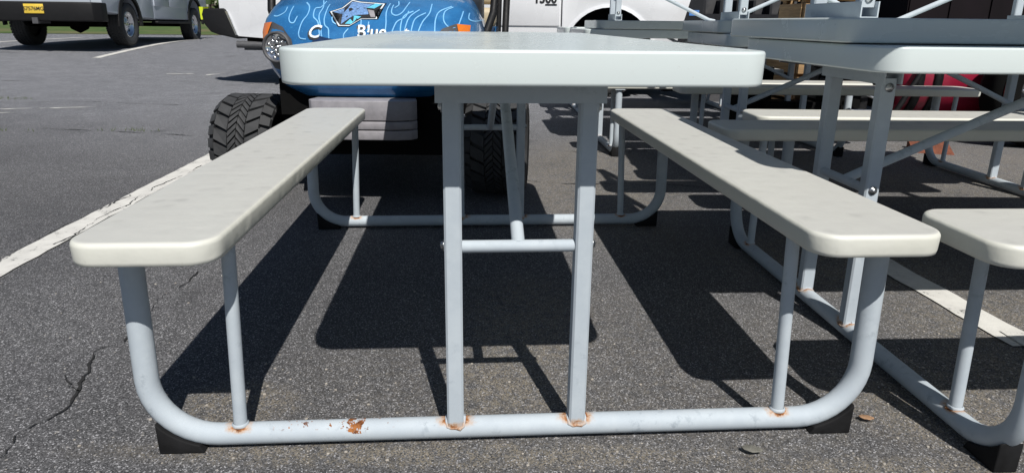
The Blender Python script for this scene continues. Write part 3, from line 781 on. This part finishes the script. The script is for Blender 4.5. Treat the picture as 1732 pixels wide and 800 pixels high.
    def letters(s, px, py, size, shear=0.0, mat='letter', par=cowl, dx=0, dz=0, off=.004, nm='lettering', ofs=.004):
        vs, fs = text_mesh(s, size, 0, ofs, shear); cx, cz = A(px, py); q = []
        for v in vs:
            x, z = cx + v.x + dx, cz + v.y + dz; q.append((x, surf(x, z) - off, z))
        return MB().add(q, fs, 0, False).build(nm, M[mat], par, False)
    for s, px, py, sz, sh in (('C', 398, 218, .075, .25), ('Blue', 782, 214, .074, 0.0), ('t', 1012, 218, .074, 0.0)):
        letters(s, px, py, sz, sh, 'ink', cowl, -.004, -.006, .0035, 'lettering_shadow', .0035)
        letters(s, px, py, sz, sh, 'letter', cowl, 0, 0, .0050, 'lettering', .001)
    decal('shadow_print', [A(*p) for p in [(430, 238), (470, 250), (540, 262), (470, 285), (380, 288)]], simple('navy_print', (.01, .03, .09), .3), .0032)
    # lamps
    for s in (-1, 1):
        bez = [(-.445, .80), (-.40, .805), (-.345, .785), (-.30, .735), (-.285, .67), (-.30, .62), (-.345, .60), (-.40, .61), (-.44, .66), (-.465, .73)]
        b = decal('lamp_bezel', [(x * -s if s > 0 else x, z) for x, z in bez], M['darkgrey'], .006)
        sg = decal('turn_signal', [(x * -s if s > 0 else x, z) for x, z in [(-.462, .80), (-.405, .805), (-.415, .765), (-.432, .725), (-.455, .70)]], M['amber'], .012)
        hx = s * .365; hz = .70; hy = surf(hx, hz)
        nrm = Vector((hx * .55 / .385 * .385, -1, .05)).normalized()
        T = Matrix.Translation((hx, hy + .004, hz)) @ Vector((0, 1, 0)).rotation_difference(nrm).to_matrix().to_4x4()
        h = MB(); h.lathe([(0, .068), (.022, .066), (.024, .058), (.012, .055)], 28, 1, 'Y', T)
        h.lathe([(.012, .055), (.004, .04), (.0, .02), (.002, .0)], 28, 0, 'Y', T)
        for k in range(19):
            a = k * 2.4; r = .012 * math.sqrt(k) ; h.lathe([(.004, .010), (.012, .007), (.014, 0)], 6, 0, 'Y', T @ Matrix.Translation((r * math.cos(a), 0, r * math.sin(a))))
        h.build('headlight', [M['chrome'], M['darkgrey']], t)
    # bumper with two slots
    P = [(-.235, .0), (-.215, -.035), (-.15, -.055), (.15, -.055), (.215, -.035), (.235, .0), (.22, .09), (-.22, .09)]
    b = MB()
    for z0, z1 in ((.400, .485), (.361, .396), (.316, .357)): b.prism(P, z0, z1, 'Z')
    bo = b.build('bumper', M['greyplastic'], t); bevel(bo, .004, 2)
    MB().box(-.20, .20, -.025, .10, .32, .478).build('bumper_core', M['blackplastic'], bo)
    # black lower body, chassis
    lo = MB(); lo.prism([(-.40, .13), (-.46, .5), (-.46, 1.25), (.46, 1.25), (.46, .5), (.40, .13)], .40, .56, 'Z'); lo.box(-.33, .33, .12, 2.3, .22, .42); lo.box(-.45, .45, .29, .33, .22, .26)
    lo.box(-.58, .58, .95, 1.45, .30, .36); lo.tube([(-.5, .31, .238), (.5, .31, .238)], .03, 10); lo.tube([(-.5, 2.0, .238), (.5, 2.0, .238)], .045, 10)
    for s in (-1, 1): lo.tube([(s * .28, .30, .26), (s * .24, .30, .50)], .035, 12)
    lo.build('chassis', M['soot'], t)
    # body tub, floor, seat, dash
    tb = MB(); tb.prism([(.78, .40), (1.25, .36), (1.45, .38), (1.5, .66), (1.9, .78), (2.55, .80), (2.62, .55), (2.45, .45), (1.95, .72) , (1.6, .50), (1.5, .34)], -.56, .56, 'X'); bt = tb.build('rear_body', M['blue'], t); bevel(bt, .02, 2)
    d = MB(); d.prism([(.50, .93), (.56, 1.0), (.72, 1.03), (.84, 1.00), (.86, .86), (.80, .55)], -.50, .50, 'X'); dd = d.build('dashboard', M['darkgrey'], t); bevel(dd, .02, 2)
    sw = MB(); sw.lathe([(.16 * 0 + .012 * math.cos(a), .17 + .012 * math.sin(a)) for a in [2 * math.pi * k / 8 for k in range(8)]], 28, 0, 'Y', Matrix.Translation((-.24, 1.02, 1.08)) @ Matrix.Rotation(R(-35), 4, 'X'), True); sw.tube([(-.24, .80, .92), (-.24, 1.02, 1.08)], .02, 10); sw.build('steering_wheel', M['blackplastic'], t)
    s1 = MB().box(-.55, .55, 1.38, 1.88, .78, .90, bev=.035).build('seat', M['tan'], t); s2 = MB().box(-.55, .55, 1.84, 1.96, .93, 1.30, bev=.035).build('seat_back', M['tan'], t)
    cup = MB().box(.30, .48, .56, .74, 1.015, 1.06, bev=.01).build('dash_tray', M['tan'], t); cup = MB().box(-.48, -.30, .56, .74, 1.015, 1.06, bev=.01).build('dash_tray', M['tan'], t)
    rf = MB().box(-.62, .62, .55, 2.75, 1.90, 1.96, bev=.02).build('roof', M['white'], t)
    for s in (-1, 1):
        MB().tube([(s * .50, .52, .70), (s * .555, .57, .86), (s * .57, .66, 1.05), (s * .57, .95, 1.91)], .02, 10).build('roof_post', M['blackplastic'], t)
        MB().tube([(s * .56, 2.0, .75), (s * .575, 2.05, 1.3), (s * .575, 2.2, 1.91)], .02, 10).build('roof_post', M['blackplastic'], t)
        mi = MB().box(s * .66 - .055, s * .66 + .055, .70, .74, 1.10, 1.28, bev=.015).build('side_mirror', M['blackplastic'], t)
        wheel(t, (s * .585, .31, .238), .238, .285, .135, R(-5), True, s, M['blackplastic'])
        wheel(t, (s * .585, 2.0, .238), .238, .285, .135, 0, True, s, M['blackplastic'])
    gp = MB().tube([(.605, 1.42, .60), (.62, 1.42, .95), (.62, 1.75, 1.02)], .022, 10).build('hip_rail', M['blackplastic'], t)
    gp = MB().tube([(-.605, 1.42, .60), (-.62, 1.42, .95), (-.62, 1.75, 1.02)], .022, 10).build('hip_rail', M['blackplastic'], t)
    return t
ct = make_cart(); ct.location = (-.655, 2.93, 0); ct.rotation_euler = (0, 0, R(0.5))
tag(ct, 'blue golf cart with flame pinstripes and star emblem behind the foreground table', 'golf cart')

# ------------------------------------------------------------------ things behind the stacks
# snow plow blade lying on its stand, ribs towards the camera
def plow(x, y, rz):
    t = thing('snow_plow', (x, y, gz(x, y)), rz)
    n = 12; vs = []
    P = []
    for k in range(n + 1):
        a = k / n; P.append((.02 + .22 * (a - .45) ** 2 * 2, .12 + a * .98))
    Q = P + [(q[0] + .02, q[1]) for q in P[::-1]]
    b = MB().prism(Q, -1.05, 1.05, 'X').build('blade', M['plow'], t)
    for i in range(13):
        xx = -1.02 + i * .17
        rb = MB().prism([(-.10, .16), (.03 + .09, .16), (.035, .6), (.03 + .13, 1.06), (-.07, 1.06), (-.11, .6)], xx - .012, xx + .012, 'X').build('rib', M['plow'], t)
    for z in (.35, .85): MB().box(-1.05, 1.05, -.13, -.105, z, z + .07).build('rail', M['plow'], t)
    MB().box(-1.05, 1.05, .0, .05, 0, .16).build('cutting_edge', M['darkgrey'], t)
    w_ = MB().prism([(-1.42, .12), (-1.05, .12), (-1.05, 1.06), (-1.18, 1.06)], -.16, -.135, 'Y').build('side_wing', M['plow'], t)
    MB().box(-1.19, -1.09, -.165, -.161, .90, .955).build('sticker', M['sticker'], w_)
    return tag(t, 'charcoal ribbed snow plow blade beside the white pickup nose', 'snow plow')
plow(3.02, 7.35, R(-4))
# slatted timber crates
def crate(x, y, z, rz, w_, d_, h_, label):
    t = thing('wooden_crate', (x, y, z), rz)
    nsl = max(3, int(h_ / .16)); sh = h_ / nsl
    for sx in (-1, 1):
        for sy in (-1, 1): MB().box(sx * (w_ / 2 - .05) - .035, sx * (w_ / 2 - .05) + .035, sy * (d_ / 2 - .05) - .035, sy * (d_ / 2 - .05) + .035, 0, h_).build('post', M['wood'], t)
    for i in range(nsl):
        z0 = i * sh + .012; z1 = z0 + sh - .03
        for sy in (-1, 1): MB().box(-w_ / 2, w_ / 2, sy * d_ / 2 - (.0 if sy > 0 else .02) - .014, sy * d_ / 2 + (.02 if sy > 0 else 0.) - (.014 if sy > 0 else -.0) , z0, z1).build('slat', M['wood'], t)
        for sx in (-1, 1): MB().box(sx * w_ / 2 - .013, sx * w_ / 2 + .013, -d_ / 2 + .012, d_ / 2 - .016, z0, z1).build('slat', M['wood'], t)
    for i in range(5): MB().box(-w_ / 2 + i * w_ / 5 + .01, -w_ / 2 + (i + 1) * w_ / 5 - .01, -d_ / 2 - .02, d_ / 2 + .02, h_, h_ + .02).build('board', M['wood'], t)
    return tag(t, label, 'crate', 'timber crates behind the stacks')
crate(2.62, 6.05, gz(2.6, 6), R(8), .55, .5, .62, 'slatted tan timber crate on the ground behind the second stack')
crate(2.64, 6.08, gz(2.6, 6) + .642, R(3), .48, .45, .55, 'slatted tan timber crate on top of the other crate')
# crimson banded drum machine with a wheel
def drum(x, y, rz):
    t = thing('drum_machine', (x, y, 0), rz)
    T = Matrix.Translation((0, 0, .45)) @ Matrix.Diagonal((1, .78, .78, 1))
    MB().lathe([(-.45, 0), (-.45, .30), (-.40, .39), (-.32, .43), (.32, .43), (.40, .39), (.45, .30), (.45, 0)], 40, 0, 'X', T).build('drum', M['red'], t)
    for xx in (-.33, -.20, .24): MB().lathe([(xx - .028, .428), (xx - .028, .452), (xx + .028, .452), (xx + .028, .428)], 40, 0, 'X', T).build('band', M['blackplastic'], t)
    for q in ([(-.52, -.40, .16), (-.36, -.42, .52), (-.24, -.36, .80)], ):
        MB().tube(q, .020, 8).build('guard_bar', M['blackplastic'], t)
    l = MB(); 
    for xx in (-.3, .3): l.box(xx - .04, xx + .04, -.30, .30, .06, .16)
    l.box(-.6, .6, -.26, -.18, 0, .07); l.box(-.6, .6, .18, .26, 0, .07)
    l.build('cradle', M['blackplastic'], t)
    for sy in (-1, 1):
        w_ = wheel(t, (.62, 0, .31), .31, .18, .17, 0, False, 1, M['darkgrey']) if False else None
    W = Matrix.Translation((.40, -.58, .40))
    ty = MB(); ty.lathe([(-.10, .22), (-.12, .30), (-.10, .385), (-.05, .40), (.05, .40), (.10, .385), (.12, .30), (.10, .22)], 44, 0, 'Y', W); to = ty.build('tyre', M['soot'], t)
    MB().lathe([(-.118 + .008 * math.cos(a_ * .785), .338 + .008 * math.sin(a_ * .785)) for a_ in range(8)], 44, 0, 'Y', W, True).build('red_stripe', M['redline'], to)
    r = MB(); r.lathe([(-.10, .222), (-.06, .21), (-.02, .12), (-.07, .07), (-.09, 0)], 30, 0, 'Y', W)
    for k in range(6):
        a = k * 1.047; r.tube([(.40 + .06 * math.cos(a), -.66, .40 + .06 * math.sin(a)), (.40 + .20 * math.cos(a), -.65, .40 + .20 * math.sin(a))], .012, 8, 1)
    r.build('rim', [M['darkgrey'], M['chrome']], to)
    W2 = Matrix.Translation((.40, .58, .40))
    MB().lathe([(-.10, 0), (-.10, .22), (-.12, .30), (-.10, .385), (-.05, .40), (.05, .40), (.10, .385), (.12, .30), (.10, .22), (.10, 0)], 44, 0, 'Y', W2).build('tyre', M['tyre'], t)
    MB().tube([(.40, -.58, .40), (.40, .58, .40)], .03, 10).build('axle', M['blackplastic'], t)
    d = MB(); d.box(-.03, .06, -.345, -.338, .50, .56); d.build('paper_tag', M['letter'], t)
    e = MB()
    rnd = random.Random(5)
    for k in range(9): 
        xx = rnd.uniform(-1.0, -.55); e.box(xx, xx + rnd.uniform(.05, .14), rnd.uniform(-.3, 0), rnd.uniform(.05, .3), rnd.uniform(.1, .3), rnd.uniform(.35, .7), bev=.01)
    e.tube([(-1.0, -.32, .25), (-.7, -.34, .45), (-.5, -.33, .62)], .012, 8, 1); e.tube([(-.9, -.34, .2), (-.5, -.34, .2)], .018, 8, 1)
    e.build('engine', [M['blackplastic'], M['chrome']], t)
    return tag(t, 'crimson drum-shaped machine with black bands and a wheel with red stripe', 'machine')
drum(3.36, 5.35, R(-4))
# dark panelled trailer
def trailer(x, y, rz):
    t = thing('dark_trailer', (x, y, gz(x, y)), rz)
    b = MB().box(-2.2, 2.2, -.9, .9, .55, 2.1).build('box_body', M['darkpanel'], t)
    for i in range(12):
        xx = -2.2 + i * 4.4 / 12
        MB().box(xx + .012, xx + 4.4 / 12 - .012, -.915, -.9005, .60, 2.05).build('panel', M['darkpanel'], t)
    MB().box(-2.22, 2.22, -.93, -.902, .48, .595).build('rail', M['darkgrey'], t)
    for s in (-.4, .45):
        W = Matrix.Translation((s, -.78, .34)); MB().lathe([(-.1, 0), (-.1, .19), (-.11, .26), (-.08, .335), (.08, .335), (.11, .26), (.1, 0)], 36, 0, 'Y', W).build('tyre', M['tyre'], t)
    f = MB(); f.box(-2.9, -2.2, -.05, .05, .50, .56); f.box(-2.1, 2.1, -.6, .6, .44, .52); f.box(-1.9, -1.8, -.5, -.4, 0, .46); f.box(1.8, 1.9, -.5, -.4, 0, .46); f.build('undercarriage', M['blackplastic'], t)
    return tag(t, 'dark panelled box trailer behind the nearest stack at upper right', 'trailer')
trailer(5.9, 7.3, R(-3))
def parts(x, y, rz):
    t = thing('machine_parts', (x, y, 0), rz); r = random.Random(21)
    b = MB()
    for k in range(9):
        cx, cy = r.uniform(-.45, .45), r.uniform(-.2, .2); h = r.uniform(.25, .66); b.box(cx - r.uniform(.05, .14), cx + r.uniform(.05, .14), cy - .1, cy + .1, 0, h, bev=.012)
    b.build('block', M['soot'], t)
    for k in range(7):
        x0 = r.uniform(-.5, .3); z0 = r.uniform(.25, .6)
        MB().tube([(x0, -.30, z0), (x0 + r.uniform(.1, .35), -.32 - r.uniform(0, .05), z0 + r.uniform(-.12, .12))], r.uniform(.008, .016), 8).build('pipe', M['steel'] if k % 2 else M['blackplastic'], t)
    MB().box(-.30, -.12, -.34, -.24, .60, .70, bev=.006).build('wood_block', M['wood'], t); MB().box(.05, .32, -.30, -.20, .55, .66, bev=.006).build('wood_block', M['wood'], t)
    return tag(t, 'dark heap of machine parts with pipes and timber blocks behind the second stack', 'parts')
parts(2.22, 5.25, R(5))
# rust-orange steel ramp plate on the ground
t = thing('steel_ramp', (2.85, 4.52, 0), R(-18)); t.scale = (.55, .55, .55)
MB().prism([(-.20, 0), (.20, 0), (.20, .10), (.16, .10)], -.22, .22, 'X').build('plate', M['rustred'], t)
for i in range(4): MB().box(-.19 + i * .12, -.13 + i * .12, .165, .195, .1005, .115).build('cleat', M['rustred'], t)
tag(t, 'rust-orange steel wedge on the ground behind the second stack', 'wedge')

# ------------------------------------------------------------------ small litter
def leaf(x, y, rz, s, mat, label):
    vs = []; n = 9; rnd = random.Random(int(x * 997))
    for k in range(n):
        t = k / (n - 1); wd = s * .30 * math.sin(math.pi * (t * .9 + .05)) ** .8
        for j in (-1, 0, 1): vs.append(((t - .5) * s, j * wd, .006 + .10 * s * abs(j) + .12 * s * (t - .4) ** 2 + rnd.uniform(0, .002)))
    m = MB().add(vs, [(3 * k + j, 3 * k + j + 1, 3 * k + j + 4, 3 * k + j + 3) for k in range(n - 1) for j in (0, 1)], 0, True)
    o = m.build('dry_leaf', M[mat], None, False); o.location = (x, y, gz(x, y)); o.rotation_euler = (0, 0, rz)
    sd = o.modifiers.new('thick', 'SOLIDIFY'); sd.thickness = .0012
    return tag(o, label, 'leaf')
leaf(.765, 1.262, -.35, .030, 'leafdry', 'reddish dry leaf beside the right foot of the foreground table')
leaf(.480, 1.145, -.3, .040, 'leafgrey', 'grey curled leaf in front of the foreground ground rail')
leaf(-.37, 1.03, .9, .022, 'leafdry', 'tan leaf near the left foot of the foreground table')
rnd = random.Random(11)
mst = MB()
def pebble(m, x, y, s):
    bm = bmesh.new(); bmesh.ops.create_icosphere(bm, subdivisions=1, radius=s)
    for v in bm.verts: v.co = Vector((v.co.x * rnd.uniform(.8, 1.2), v.co.y * rnd.uniform(.8, 1.2), v.co.z * .6)) + Vector((x, y, gz(x, y) + s * .35))
    m.bm(bm, 0, False)
for cx, cy, sx, sy, n in ((1.05, 1.42, .10, .12, 160), (1.25, 1.52, .16, .05, 130), (.9, 1.2, .2, .1, 60), (-.1, 1.3, .35, .15, 90), (-.6, 1.32, .1, .08, 40), (.0, 1.1, .6, .03, 70), (-.8, 1.5, .8, .5, 110), (1.2, 2.2, .4, .4, 90)):
    for k in range(n):
        pebble(mst, rnd.gauss(cx, sx), rnd.gauss(cy, sy), rnd.choice((.0012, .0016, .002, .0028, .0038)))
tag(mst.build('grit', M['stone']), 'loose pale grit scattered on the asphalt round the tables', 'grit', kind='stuff')
wd = MB()
for cx, cy in ((-5.1, 6.9), (-5.2, 6.95), (-3.9, 4.95), (-5.9, 7.6), (-6.3, 7.5), (-2.9, 5.0)):
    for k in range(26):
        x, y = rnd.gauss(cx, .12), rnd.gauss(cy, .03); a = rnd.uniform(0, 6.28); h = rnd.uniform(.01, .035); z = gz(x, y)
        wd.add([(x, y, z), (x + .006 * math.cos(a), y + .006 * math.sin(a), z), (x + h * .6 * math.cos(a), y + h * .6 * math.sin(a), z + h)], [(0, 1, 2)])
tag(wd.build('weeds', M['weed'], None, False), 'thin green weeds growing in the lot cracks at upper left', 'weeds', kind='stuff')
